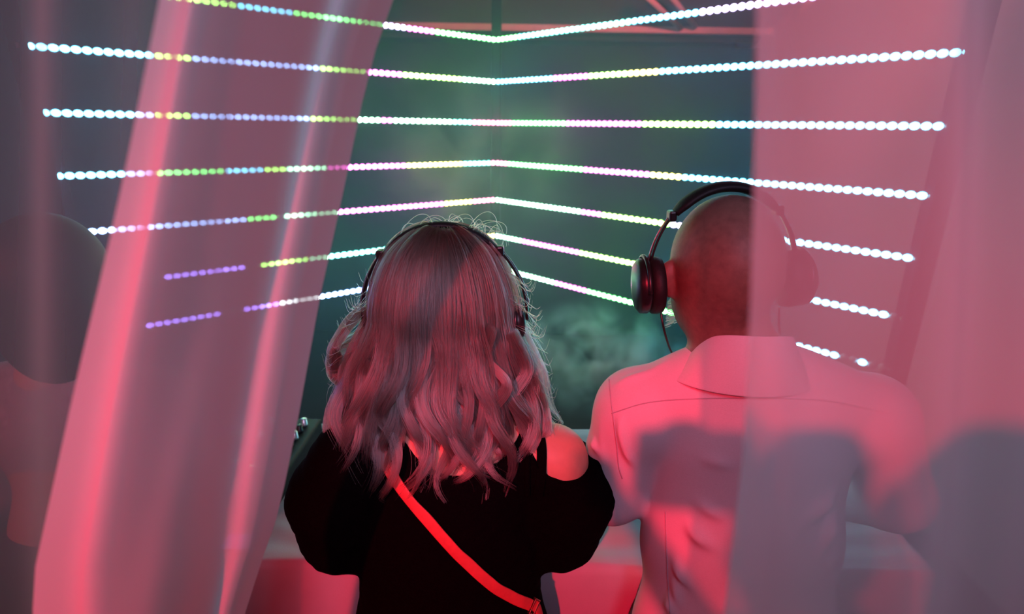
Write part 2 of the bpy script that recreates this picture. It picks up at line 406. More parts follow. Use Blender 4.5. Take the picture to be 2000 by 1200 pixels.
tag(wbox('corner_post', (CX, CY + 0.029, 1.6), (0.05, 0.05, 3.2), M['black_cloth']), 'dark green metal post where the LED strips meet in the corner', 'post')
for d, px, y, lab in ((dL, 88, 222, 'dark metal post at the far left where the LED strips end'), (dR, 1850, 247, 'dark metal post at the right end of the LED strips behind the sheer curtain')):
    z = W(968, 240, CY)[2]; L = along(z, d, px) + 0.035; p = np.array([CX, CY, 0]) + d * L
    tag(wbox('side_post', (p[0], p[1] + 0.030, 1.35), (0.06, 0.05, 2.7), M['black_cloth']), lab, 'post')

# haze that the strips light up, thicker in wisps just above the table
def volume(name, lo, hi, base, amp, scale, thr, label, aniso=0.3, col=(0.45, 0.85, 0.95)):
    c = (np.array(lo) + hi) / 2; s = np.array(hi) - lo
    V, F = box_geo(np.zeros(3), s); o = mesh_obj(name, V, F, None, None, False); o.location = c
    m, nt, out = new_mat(name); vs = nt.nodes.new('ShaderNodeVolumeScatter')
    vs.inputs['Color'].default_value = col + (1,); vs.inputs['Anisotropy'].default_value = aniso
    if amp:
        tc = nt.nodes.new('ShaderNodeTexCoord'); n = nt.nodes.new('ShaderNodeTexNoise'); n.inputs['Scale'].default_value = scale
        n.inputs['Detail'].default_value = 4; n.inputs['Distortion'].default_value = 0.8; nt.links.new(tc.outputs['Object'], n.inputs['Vector'])
        mr = nt.nodes.new('ShaderNodeMapRange'); mr.inputs[1].default_value = thr; mr.inputs[2].default_value = 0.75; mr.inputs[3].default_value = 0; mr.inputs[4].default_value = amp
        nt.links.new(n.outputs[0], mr.inputs[0])
        # fade to nothing at the ellipsoid's rim
        sep = nt.nodes.new('ShaderNodeVectorMath'); sep.operation = 'DIVIDE'; sep.inputs[1].default_value = tuple(s / 2)
        nt.links.new(tc.outputs['Object'], sep.inputs[0]); ln = nt.nodes.new('ShaderNodeVectorMath'); ln.operation = 'LENGTH'
        nt.links.new(sep.outputs[0], ln.inputs[0])
        fd = nt.nodes.new('ShaderNodeMapRange'); fd.inputs[1].default_value = 1.0; fd.inputs[2].default_value = 0.35; nt.links.new(ln.outputs['Value'], fd.inputs[0])
        mul = math_node(nt, 'MULTIPLY', mr.outputs[0], fd.outputs[0]); add = math_node(nt, 'ADD', mul, base)
        nt.links.new(add, vs.inputs['Density'])
    else: vs.inputs['Density'].default_value = base
    nt.links.new(vs.outputs[0], out.inputs['Volume']); o.data.materials.append(m)
    tag(o, label, 'haze', kind='stuff'); return o
volume('room_haze', (-1.9, 1.50, 0.3), (1.85, 4.5, 2.34), 0.115, 0, 1, 0.4, 'thin grey-green haze filling the space between the table and the back wall')
pp = W(1150, 690, 2.1)
volume('smoke_wisp', pp - np.array([0.42, 0.3, 0.26]), pp + np.array([0.42, 0.3, 0.22]), 0.0, 11.0, 8, 0.46, 'pale wisp of stage smoke drifting above the table between the two people', 0.2)

pp = W(900, 300, 2.75)
volume('smoke_wisp', pp - np.array([0.75, 0.35, 0.5]), pp + np.array([0.75, 0.35, 0.5]), 0.0, 0.9, 3.5, 0.42, 'faint veil of stage smoke hanging in front of the LED corner', 0.2, (0.8, 0.95, 0.9))

# ------------------------------------------------------------------ table with cloth
TZ = 0.90
yF = Wz(800, 1102, TZ)[1]; yB = Wz(1100, 838, TZ)[1]; xR = Wz(1820, 1110, TZ)[0]; xL = -0.76
def table():
    t = thing('dj_table', ((xL + xR) / 2, (yF + yB) / 2, 0), 'long table hidden beneath a pale cloth that both people lean on', 'table')
    wbox('tabletop', ((xL + xR) / 2, (yF + yB) / 2, TZ - 0.022), (xR - xL - .03, yB - yF - .03, 0.03), M['plastic'], t)
    for x in (xL + .08, xR - .08):
        for y in (yF + .06, yB - .06): wbox('leg', (x, y, (TZ - 0.037) / 2), (0.04, 0.04, TZ - 0.037), M['steel'], t)
table()
def tablecloth():
    # one sheet: flat top (slightly rumpled) running over the edges into hanging skirts
    V = []; F = []
    nx, ny = 150, 60; hang = 0.74; ns = 40
    def wr(x, y):
        return 0.0022 * math.sin(38 * y + 3 * math.sin(5 * x) + 2.0) * (0.5 + 0.5 * math.sin(3.1 * x + 1)) + 0.0016 * math.sin(90 * y + 9 * x + 2 * math.sin(11 * x)) + 0.0012 * math.sin(23 * x + 5 * y)
    us = np.linspace(0, 1, nx)
    rows = []
    for j in range(ns, 0, -1): rows.append(('f', j / ns))
    for j in range(ny + 1): rows.append(('t', j / ny))
    for j in range(1, ns + 1): rows.append(('b', j / ns))
    for kind, q in rows:
        for u in us:
            x = xL + (xR - xL) * u
            if kind == 't': y = yF + (yB - yF) * q; z = TZ + wr(x, y) + 0.001
            else:
                am = 0.022 * (q ** 0.8); f = am * (math.sin(17 * x + 1.5 * math.sin(4 * x)) + 0.4 * math.sin(41 * x))
                sag = 0.006 * math.sin(min(1, q * 14) * PI / 2)
                z = TZ - hang * q - 0.001; y = (yF - sag + f - .01 * q) if kind == 'f' else (yB + sag + f)
            V.append((x, y, z))
    n = len(rows)
    for i in range(n - 1):
        for j in range(nx - 1):
            a = i * nx + j; F.append((a, a + 1, a + nx + 1, a + nx))
    base = len(V)
    for side, xx in ((0, xL), (1, xR)):             # end skirts
        b0 = len(V)
        for j in range(ny + 1):
            for k in range(ns + 1):
                q = k / ns; y = yF + (yB - yF) * j / ny
                f = 0.02 * q * math.sin(19 * y + 1); V.append((xx + (f + 0.006 * min(1, q * 10)) * (1 if side else -1), y, TZ + (wr(xx, y) if k == 0 else 0) - hang * q + 0.0005))
        for j in range(ny):
            for k in range(ns):
                a = b0 + j * (ns + 1) + k; F.append((a, a + 1, a + ns + 2, a + ns + 1))
    o = wmesh('tablecloth', V, F, M['cloth']); s = o.modifiers.new('thick', 'SOLIDIFY'); s.thickness = 0.0015; s.offset = 1
    tag(o, 'pale grey-white cloth draped over the long table with a hanging front skirt', 'tablecloth')
tablecloth()

# ------------------------------------------------------------------ DJ controller at the left of the table
def controller():
    c0 = Wz(606, 858, TZ + .05); c1 = Wz(548, 990, TZ + .05)     # right side edge of the unit, back to front
    x1 = c0[0]; y1 = 1.42; y0 = 1.06; x0 = x1 - 0.285; hh = 0.055
    ang = 0.0
    t = thing('dj_controller', ((x0 + x1) / 2, (y0 + y1) / 2, TZ), 'black DJ mixing controller with knobs and lit pads at the left of the table', 'dj controller')
    z0 = TZ + 0.004; top = z0 + hh
    wbox('case', ((x0 + x1) / 2, (y0 + y1) / 2, z0 + hh / 2), (x1 - x0, y1 - y0, hh), M['mixer'], t, bv=0.006)
    def knob(x, y, r, h, m=M['silver']):
        V, F = lathe_geo([(r * 1.1, 0), (r * 1.1, h * .2), (r, h * .25), (r * .85, h), (r * .6, h * 1.05)], (x, y, top), n=20); return wmesh('knob', V, F, m, t)
    for i in range(3):
        for j in range(4): knob(x1 - 0.035 - i * 0.045, y1 - 0.04 - j * 0.035, 0.009, 0.02, M['silver'] if (i + j) % 2 == 0 else M['plastic'])
    for i in range(3):
        x = x1 - 0.035 - i * 0.045
        wbox('fader_slot', (x, y0 + 0.10, top + 0.001), (0.004, 0.09, 0.002), M['pad'], t, bv=0)
        wbox('fader', (x, y0 + 0.08 + 0.02 * i, top + 0.008), (0.018, 0.01, 0.014), M['silver'], t, bv=0.002)
    V, F = lathe_geo([(0.055, 0), (0.055, 0.010), (0.050, 0.014), (0.02, 0.014), (0.018, 0.016)], (x0 + 0.075, y0 + 0.24, top), n=48); wmesh('jog_wheel', V, F, M['plastic'], t)
    pv = emit('violet_pad_light', (0.25, 0.05, 1.0), 6); bl = emit('blue_screen_light', (0.25, 0.3, 0.9), 0.9); wl = emit('white_button_light', (1.0, 0.8, 0.7), 6)
    for (px, py) in ((370, 934), (395, 933)):
        p = Wz(px, py, top + 0.003); b = wbox('lit_button', (p[0], p[1], top + 0.003), (0.011, 0.009, 0.006), pv, t, bv=0.001)
    p = Wz(447, 860, top + 0.003); wbox('lit_button', (p[0], p[1], top + 0.003), (0.014, 0.010, 0.006), wl, t, bv=0.001)
    return x0, x1, y0
cx0, cx1, cy0 = controller()
# a phone-sized lit screen lying in front of it
p = Wz(470, 1062, TZ + 0.01)
t = thing('smartphone', (p[0], p[1], TZ), 'phone with a glowing blue screen lying near the table edge behind the left curtain', 'phone')
wbox('case', (p[0], p[1], TZ + 0.0105), (0.075, 0.05, 0.008), M['plastic'], t, bv=0.003)
wbox('screen', (p[0], p[1], TZ + 0.0150), (0.068, 0.044, 0.001), emit('phone_glow', (0.2, 0.25, 0.8), 0.7), t, bv=0)
cp = spline([(cx1 - 0.03, 1.425, TZ + .02), (cx1 + 0.02, 1.44, TZ + .008), (cx1 + .05, 1.40, TZ + .007), (cx1 + 0.06, 1.25, TZ + .007), (cx1 + .03, 1.16, TZ + .007), (cx1 + .005, 1.12, TZ + .007)], 40)
V, F = tube_geo(cp, 0.0022, 8); tag(wmesh('cable', V, F, M['plastic']), 'thin dark cable running over the cloth beside the black controller', 'cable')

# ------------------------------------------------------------------ people
def person_body(h, name, root, skin, H, hr, neckb, chest, sh_l, sh_r, el_l, el_r, ha_l, ha_r, pelv, foot_y, wide, bulk=1.0, ground=0.0, tilt=0.0):
    """a single skin from head to feet. H head centre, hr head radii, the rest joints in world space; faces +y"""
    pts = np.array([H, sh_l, sh_r, el_l, el_r, ha_l, ha_r, pelv]); lo = pts.min(0) - .2; hi = pts.max(0) + .2
    lo[2] = ground - 0.01; lo[1] = min(lo[1], pelv[1] - .2); hi[1] = max(hi[1], pelv[1] + .25)
    f = Field(lo, hi, h)
    H = np.array(H, float); rx, ry, rz = hr
    f.ell(H + [0, -.012, .02], (rx, ry, rz * .80), .02)                                      # cranium
    f.ell(H + [0, .035, -.045], (rx * .78, ry * .62, rz * .66), .03)                            # face and jaw
    f.ell(H + [0, .055, -.085], (rx * .45, .03, .028), .02)                                     # chin
    f.cone(H + [0, .088, .012], H + [0, .104, -.022], .008, .012, .012)                         # nose
    for s in (-1, 1):
        f.ell(H + [s * .03, .083, -.005 + .018], (.022, .012, .006), .01)                       # brow
        f.ell(H + [s * (rx - .002), -.002, -.012], (.009, .018, .031), .006)                      # ear
        f.ell(H + [s * (rx + .008), -.008, -.004], (.007, .016, .024), .005)
        f.cut_ell(H + [s * .031, .098, .004], (.016, .010, .009))                              # eye sockets
    f.cut_ell(H + [0, .100, -.050], (.022, .010, .0025))
    nr = 0.054 * bulk
    f.cone(H + [0, -.012, -.05], neckb, nr, nr * 1.08, .03)
    C = np.array(chest, float); P = np.array(pelv, float); NB = np.array(neckb, float)
    f.ell((NB + C) / 2 + [0, 0, -.02], (.12 * wide, .075 * bulk, .10), .06)
    f.ell(C, (.155 * wide, .10 * bulk, .15), .06)
    f.ell(P * .5 + C * .5, (.13 * wide, .092 * bulk, .16), .06)
    f.ell(P, (.165 * wide, .11 * bulk, .13), .06)
    for sh, el, ha, s in ((sh_l, el_l, ha_l, -1), (sh_r, el_r, ha_r, 1)):
        sh = np.array(sh, float); el = np.array(el, float); ha = np.array(ha, float)
        f.cone(NB + [s * .03, 0, -.02], sh + [0, 0, .0], .045 * bulk, .05 * bulk, .04)            # trapezius to shoulder
        f.ell(sh + [s * .005, 0, -.015], (.055 * bulk, .055 * bulk, .06), .03)
        f.cone(sh, el, .050 * bulk, .038 * bulk, .03); f.cone(el, ha, .040 * bulk, .026 * bulk, .02)
        d = ha - el; d /= np.linalg.norm(d); side = np.cross(d, [0, 0, 1.0]); side /= np.linalg.norm(side); up = np.cross(side, d)
        palm = ha + d * .05; f.cone(ha, ha + d * .075, .024, .022, .012, None); f.cone(ha + d * .03 + side * .016, ha + d * .078 + side * .020, .016, .014, .01); f.cone(ha + d * .03 - side * .016, ha + d * .078 - side * .020, .016, .014, .01)
        for k, (off, L) in enumerate(((-.030, .060), (-.011, .074), (.010, .078), (.030, .068))):
            b = ha + d * .085 + side * off * 1.05; m = b + d * L * .55 + up * .012 + side * off * .12; e = m + d * L * .40 - up * .020 + side * off * .08
            f.cone(b, m, .0095, .0085, .005); f.cone(m, e, .0085, .007, .004)
        th = -side * s                                                                             # thumb leaves the inner side of the palm
        b = ha + d * .025 + th * .022; m = b + th * .026 + d * .026 - up * .004; e = m + d * .030 + th * .006 - up * .006
        f.cone(b, m, .014, .0105, .008); f.cone(m, e, .0105, .0085, .004)
    for s in (-1, 1):
        hip = P + [s * .085 * wide, 0, -.06]; kn = np.array([P[0] + s * .10, P[1] + .02, ground + (P[2] - ground) * .50]); an = np.array([P[0] + s * .11, foot_y, ground + .08])
        f.cone(hip, kn, .082 * bulk, .052 * bulk, .04); f.cone(kn, an, .053 * bulk, .034 * bulk, .03)
        f.cone(an + [0, -.02, -.045], an + [s * .015, .15, -.055], .034, .024, .02)
    V, F = f.geo(); o = wmesh('body', V, F, skin, root)
    for s in (-1, 1):
        V, F = lathe_geo([(.0001, -.011), (.008, -.008), (.011, 0), (.008, .008), (.0001, .011)], H + [s * .031, .088, .004], (0, 1, 0), 16)
        e = wmesh('eye', V, F, M['eye'], root)
        V, F = lathe_geo([(.0048, 0.0), (.003, .0012)], H + [s * .031, .0978, .004], (0, 1, 0), 14); unparent = wmesh('iris', V, F, M['iris'], None)
        unparent.parent = e; unparent.location = (0, 0, 0)
    V, F = tube_geo(spline([H + [-.022, .090, -.050], H + [-.008, .0955, -.047], H + [0, .096, -.0485], H + [.008, .0955, -.047], H + [.022, .090, -.050]], 14), .0035, 8); wmesh('lips', V, F, M['lips'], root)
    return o
def raycast(objs):
    trees = []
    for o in objs:
        off = Vector((0, 0, 0)); p = o
        while p: off += Vector(p.location); p = p.parent
        me = o.data; vs = [v.co + off for v in me.vertices]; trees.append(BVHTree.FromPolygons(vs, [tuple(q.vertices) for q in me.polygons]))
    def hit(px, py, lift=0.002):
        best = None
        for t in trees:
            r = t.ray_cast(Vector(CAM), Vector(ray(px, py)))
            if r[0] is not None and (best is None or r[3] < best[3]): best = r
        if best is None: return None
        n = np.array(best[1]); d = ray(px, py)
        if n @ d > 0: n = -n
        return np.array(best[0]) + n * lift, n
    return hit
def ribbon(hit, pix, width, thick, n=60, lift=0.003):
    px = spline([(a, b, 0) for a, b in pix], n); P = []; N = []
    for a, b, _ in px:
        h = hit(a, b, lift)
        if h: P.append(h[0]); N.append(h[1])
    P = np.array(P); N = np.array(N)
    for _ in range(6):
        P[1:-1] = (P[:-2] + 2 * P[1:-1] + P[2:]) / 4; N[1:-1] = (N[:-2] + 2 * N[1:-1] + N[2:]) / 4
    N /= np.linalg.norm(N, axis=1)[:, None]; T = np.gradient(P, axis=0); T /= np.linalg.norm(T, axis=1)[:, None]; S = np.cross(T, N)
    V = []; F = []
    for p, s, nn in zip(P, S, N):
        V += [p - s * width / 2, p - s * width / 2 + nn * thick * .7, p - s * width * .42 + nn * thick, p + s * width * .42 + nn * thick, p + s * width / 2 + nn * thick * .7, p + s * width / 2]
    for i in range(len(P) - 1):
        for j in range(6):
            k = (j + 1) % 6; F.append((i * 6 + j, i * 6 + k, (i + 1) * 6 + k, (i + 1) * 6 + j))
    return V, F, P, N, S, T
def hair_curves(name, strands, radius, m, parent, tip=0.35):
    c = bpy.data.hair_curves.new(name); sizes = [len(s) for s in strands]; c.add_curves(sizes)
    P = np.concatenate(strands).astype(np.float32); c.position_data.foreach_set('vector', P.ravel())
    at = c.attributes.get('radius') or c.attributes.new('radius', 'FLOAT', 'POINT')
    rr = np.concatenate([radius * (1 - (1 - tip) * np.linspace(0, 1, n) ** 3) for n in sizes]).astype(np.float32)
    at.data.foreach_set('value', rr); c.materials.append(m)
    o = bpy.data.objects.new(name, c); COL.objects.link(o); return unparent_shift(o, parent)
def hair_mat(name, root, tip, rough=0.35):
    m, nt, out = new_mat(name); h = nt.nodes.new('ShaderNodeBsdfHairPrincipled'); h.model = 'CHIANG'; h.parametrization = 'COLOR'
    hi = nt.nodes.new('ShaderNodeHairInfo'); r = nt.nodes.new('ShaderNodeValToRGB')
    r.color_ramp.elements[0].color = root + (1,); r.color_ramp.elements[1].color = tip + (1,); r.color_ramp.elements[0].position = 0.15; r.color_ramp.elements[1].position = 0.8
    nt.links.new(hi.outputs['Intercept'], r.inputs[0])
    hs = nt.nodes.new('ShaderNodeHueSaturation'); mv = nt.nodes.new('ShaderNodeMapRange'); mv.inputs[3].default_value = 0.55; mv.inputs[4].default_value = 1.15
    nt.links.new(hi.outputs['Random'], mv.inputs[0]); nt.links.new(mv.outputs[0], hs.inputs['Value'])
    nt.links.new(r.outputs[0], hs.inputs['Color']); nt.links.new(hs.outputs[0], h.inputs['Color'])
    h.inputs['Roughness'].default_value = rough
    nt.links.new(h.outputs[0], out.inputs[0]); return m

def headphones(parent_label, H, rx, rz_top, tilt_deg, cup_r, px_group, cable_to=None, cup_in=0.0, band=1.0):
    """over-ear headphones: padded band, slider arms, yokes, cups, cushions"""
    t = thing('headphones', tuple(H), parent_label, 'headphones')
    a = math.radians(tilt_deg); ux = np.array([math.cos(a), 0, math.sin(a)]); uz = np.array([-math.sin(a), 0, math.cos(a)]); H = np.array(H, float)
    def arc(t0, t1, r_x, r_z, n=40, dz=0.0):
        return np.array([H + ux * r_x * math.sin(q) + uz * (dz + r_z * math.cos(q)) for q in np.linspace(t0, t1, n)])
    V, F = tube_geo(arc(-.75, .75, rx + .012, rz_top), np.interp(np.linspace(-1, 1, 40), [-1, -.8, .8, 1], [.010, .0145, .0145, .010]), 14, 0.38, N0=None)
    # padded band: flat section, broad front to back
    P = arc(-.75, .75, rx + .012, rz_top); T = np.gradient(P, axis=0); T /= np.linalg.norm(T, axis=1)[:, None]; O = np.cross(T, [0, 1.0, 0]); 
    V, F = tube_geo(P, np.interp(np.linspace(-1, 1, 40), [-1, -.8, .8, 1], np.array([.011, .016, .016, .011]) * band), 16, .40, N0=O); wmesh('headband', V, F, M['pad'], t)
    for s in (-1, 1):
        q = arc(s * .72, s * 1.62, rx + .015, rz_top, 30); T = np.gradient(q, axis=0); O = np.cross(T, [0, 1.0, 0])
        V, F = tube_geo(q, .0085, 12, .32, N0=O); wmesh('slider_arm', V, F, M['plastic'], t)
        hp = q[2]; wbox('hinge', hp, (.012, .022, .016), M['plastic'], t, np.stack([ux, [0, 1, 0], uz], 1), .003)
        q2 = arc(s * .80, s * 1.45, rx + .0185, rz_top, 24); V, F = tube_geo(q2, .0016, 8); wmesh('metal_trim', V, F, M['steel'], t)
        cc = H + ux * s * (rx + .012 - cup_in) + uz * (-.012)
        ax = ux * s
        V, F = lathe_geo([(cup_r * .62, -.006), (cup_r * .96, -.004), (cup_r, .004), (cup_r * .98, .012), (cup_r * .80, .0175)], cc, ax, 36); wmesh('ear_cushion', V, F, M['pad'], t)
        V, F = lathe_geo([(cup_r * .90, .016), (cup_r * .97, .020), (cup_r * .95, .030), (cup_r * .80, .036), (cup_r * .4, .038)], cc, ax, 36); wmesh('ear_cup', V, F, M['plastic'], t)
        yk = np.array([cc + ax * .022 + uz * (cup_r * 1.03 * math.sin(u)) + np.array([0, 1, 0]) * cup_r * 1.03 * math.cos(u) for u in np.linspace(.0, PI, 26)])
        V, F = tube_geo(yk, .0035, 8); wmesh('yoke', V, F, M['plastic'], t)
    if cable_to:
        for pts in cable_to:
            V, F = tube_geo(spline(pts, 40), .0019, 8); wmesh('cable', V, F, M['plastic'], t)
    return t

# ---- woman in black
wr = thing('person', (-0.10, 0.82, 0), 'woman with long wavy blond hair, black off-shoulder top and red crossbody strap', 'person')
HW = np.array([-0.112, 0.885, 1.468])
shL = W(690, 905, .84); shR = W(1078, 895, .84)
elL = W(668, 1035, .86); elR = W(1092, 1030, .86)
haL = np.array([-0.20, 1.10, 0.945]); haR = np.array([-0.02, 1.12, 0.945])
NBW = np.array([-0.10, .83, 1.30]); CHW = np.array([-.105, .85, 1.15]); PEW = np.array([-.10, .795, .86])
bodyW = person_body(0.006, 'body', wr, M['skin'], HW, (.075, .093, .118), NBW, CHW, shL, shR, elL, elR, haL, haR, PEW, .80, .86, .95)
f = Field((-.42, .62, .78), (.22, 1.12, 1.36), 0.005)
f.ell((NBW + CHW) / 2 + [0, 0, -.02], (.135, .085, .09), .05); f.ell(CHW, (.155, .112, .15), .06); f.ell(PEW * .5 + CHW * .5, (.160, .118, .18), .06); f.ell(PEW, (.178, .125, .16), .05)
for sh, el, ha, s in ((shL, elL, haL, -1), (shR, elR, haR, 1)):
    f.cone(NBW + [s * .03, 0, -.02], sh, .052, .062, .04)
    f.cone(sh + [s * .003, 0, 0], (sh + el) / 2 + [s * .018, 0, 0], .070, .080, .03); f.cone((sh + el) / 2 + [s * .018, 0, 0], el, .080, .070, .03)
    f.cone(el, el * .35 + ha * .65, .066, .045, .03)
# off the right shoulder, scooped at the back of the neck
neckc = W(880, 872, .80)
f.cut_ell(np.array([-.075, .80, 1.335]), (.105, .20, .105))
f.cut_ell(W(1130, 862, .80) + np.array([.0, .02, .02]), (.082, .16, .088), np.array(Matrix.Rotation(0.5, 3, 'Y')))
f.cut_plane((0, 0, .80), (0, 0, -1))
V, F = f.geo()
LN = []
for a, b, wd, am in (((700, 1100), (620, 960), .02, .004), ((660, 1100), (760, 1020), .018, .005), ((1080, 1110), (1000, 1040), .018, .005), ((1120, 1060), (1140, 960), .02, .004)):
    LN.append((W(a[0], a[1], .77), W(b[0], b[1], .77), wd, am))
V = folds(V, F, LN, .006, 40)
V = V + vnormals(V, F) * (0.0012 * np.sin(V[:, 0] * 160 + np.sin(V[:, 2] * 90) * 2) * np.sin(V[:, 2] * 130))[:, None]
knit = wmesh('off_shoulder_top', V, F, M['knit'], wr); knit['label'] = 'black fuzzy knit top slipped off the right shoulder'
# skirt / trousers and shoes
def trousers(root, P, wide, bulk, foot_y, m):
    P = np.array(P); f = Field(P - [.30, .25, P[2] - 0.05], P + [.30, .30, .12], 0.008)
    f.ell(P + [0, 0, -.02], (.18 * wide, .125 * bulk, .13), .04)
    for s in (-1, 1):
        kn = np.array([P[0] + s * .10, P[1] + .02, P[2] * .5]); an = np.array([P[0] + s * .11, foot_y, .10])
        f.cone(P + [s * .085 * wide, 0, -.06], kn, .095 * bulk, .068 * bulk, .04); f.cone(kn, an, .068 * bulk, .056 * bulk, .03)
    f.cut_plane((0, 0, P[2] + .09), (0, 0, 1)); V, F = f.geo(); o = wmesh('trousers', V, F, m, root)
    for s in (-1, 1):
        f = Field((P[0] + s * .11 - .07, foot_y - .11, -.002), (P[0] + s * .11 + .08, foot_y + .24, .14), .005)
        f.cone((P[0] + s * .11, foot_y - .025, .045), (P[0] + s * .125, foot_y + .16, .036), .042, .034, .02); f.cone((P[0] + s * .11, foot_y, .05), (P[0] + s * .11, foot_y, .10), .042, .042, .02)
        f.cut_plane((0, 0, .004), (0, 0, -1)); V, F = f.geo(); wmesh('shoe', V, F, M['shoe'], root)
trousers(wr, PEW, .86, .95, .80, M['denim'])
hitW = raycast([knit, bodyW])
# black tank-top strap on the bare shoulder
V, F, *_ = ribbon(hitW, [(1052, 845), (1058, 880), (1057, 920), (1052, 965)], 0.016, 0.0025, 24); wmesh('shoulder_strap', V, F, M['knit'], wr)
V, F, *_ = ribbon(hitW, [(1022, 850), (1030, 900), (1030, 965)], 0.008, 0.0025, 24); wmesh('shoulder_strap', V, F, M['knit'], wr)
# crossbody bag strap: a thing she wears
bs = thing('crossbody_bag', tuple(W(900, 1050, .75)), 'red crossbody bag strap running diagonally over the black top', 'bag')
V, F, P, N, S, T = ribbon(hitW, [(745, 858), (757, 905), (790, 958), (850, 1030), (905, 1090), (960, 1140), (1005, 1168), (1032, 1180)], 0.0185, 0.003, 90, .004); wmesh('strap', V, F, M['strap_red'], bs)
e = P[-1]; n_, t_, s_ = N[-1], T[-1], S[-1]; R = np.stack([t_, s_, n_], 1)
V, F = merge([box_geo(e + t_ * .012 + s_ * .012, np.array([.012, .003, .006]), R), box_geo(e + t_ * .012 - s_ * .012, np.array([.012, .003, .006]), R), box_geo(e + t_ * .006, np.array([.003, .027, .006]), R), box_geo(e + t_ * .018, np.array([.003, .027, .006]), R)])
bevel(wmesh('buckle', V, F, M['brass'], bs, False), .0008)
V, F, *_ = ribbon(hitW, [(1036, 1176), (1046, 1190), (1052, 1215), (1053, 1260)], 0.0185, 0.003, 24, .004); wmesh('strap', V, F, M['strap_red'], bs)
bp = W(1056, 1330, .76)
f = Field(bp - [.07, .05, .12], bp + [.11, .07, .09], .005); f.ell(bp + [.025, .0, -.02], (.075, .03, .07), .02); V, F = f.geo(); wmesh('pouch', V, F, M['strap_red'], bs)

# wavy hair
HAIRM = hair_mat('blond_hair', (0.11, 0.058, 0.045), (0.78, 0.58, 0.47), 0.32)
def woman_hair():
    strands = []; H = HW + [0, -.01, .012]
    zs = np.array([1.62, 1.56, 1.50, 1.46, 1.42, 1.37, 1.31, 1.25, 1.19, 1.13, 1.08])
    wL = np.array([.02, .085, .104, .106, .124, .152, .174, .168, .152, .12, .09])         # half widths of the fall, left and right
    wR = np.array([.02, .085, .104, .106, .120, .140, .152, .164, .160, .12, .09])
    bk = np.array([.01, .070, .100, .110, .116, .125, .134, .138, .133, .12, .10])          # how far the fall stands off behind
    nl = 150
    for L in range(nl):
        u = (L + .5) / nl; ph = (u * 2 - 1) * 2.55 + RNG.normal(0, .03)                       # azimuth, 0 = straight back
        layer = RNG.uniform(.80, 1.02) if L % 3 else RNG.uniform(.98, 1.06)
        ztip = RNG.uniform(1.115, 1.235); 
        if abs(ph) > 1.3: ztip += .03
        n = 34; th0 = RNG.uniform(.0, .40)
        C = []
        zt = H[2] + .118 * math.cos(th0)
        f1 = RNG.uniform(1.6, 2.8) * 1.35; tipspread = RNG.uniform(.70, .90); p1 = RNG.uniform(0, 2 * PI); amp = RNG.uniform(.010, .025); hand = 1 if RNG.random() < .5 else -1
        drift = RNG.normal(0, .02); zst = RNG.uniform(1.40, 1.52)
        for k in range(n):
            q = k / (n - 1); z = zt + (ztip - zt) * (q ** 1.35)
            wd = np.interp(-z, -zs, wL if math.sin(ph) < 0 else wR); b = np.interp(-z, -zs, bk)
            if z > H[2] - .02:
                el = math.sqrt(max(0, 1 - ((z - H[2] + .02) / .142) ** 2)); wd = .106 * el; b = .110 * el
            x = H[0] + math.sin(ph) * wd * layer; y = H[1] - math.cos(ph) * b * layer
            if math.cos(ph) < 0: y = H[1] - math.cos(ph) * b * .75
            e = min(1, max(0, (zst - z) / .20)) ** 1.2; a = f1 * 2 * PI * q + p1
            tx, ty = math.cos(ph), math.sin(ph)
            x += (tx * math.sin(a) * amp * 1.25 + math.sin(ph) * math.cos(a) * amp * .6 * hand) * e + drift * q * q
            y += (ty * math.sin(a) * amp * 1.25 - math.cos(ph) * math.cos(a) * amp * hand) * e
            C.append(np.array([x, y, z + .006 * e * math.cos(a)]))
        C = spline(C, 40); T_, N_, B_ = frame_along(C)
        nc = 95; tt = np.linspace(0, 1, 40)
        R0 = np.interp(tt, [0, .15, .35, .6, .85, 1], [.010, .016, .016, .0115, .007, .002]) * RNG.uniform(.75, 1.15)
        for c in range(nc):
            a = RNG.uniform(0, 2 * PI); r = math.sqrt(RNG.random()); cut = int(40 * RNG.uniform(tipspread, 1.0))
            tw = tt * RNG.normal(0, 1.0); fz = RNG.normal(0, .0009, 3); pf = RNG.uniform(0, 6.28)
            S = C + (N_ * np.cos(a + tw)[:, None] + B_ * np.sin(a + tw)[:, None]) * (R0 * r)[:, None]
            S = S + np.sin(tt * 17 + pf)[:, None] * fz[None] * tt[:, None] * 1.6
            if RNG.random() < .05: S = S + (RNG.normal(0, .012, 3) * np.array([1, .6, .5]))[None] * (tt[:, None] ** 2)
            strands.append(S[:cut])
    return strands
st = woman_hair()
hair_curves('hair', st, 0.00042, HAIRM, wr)
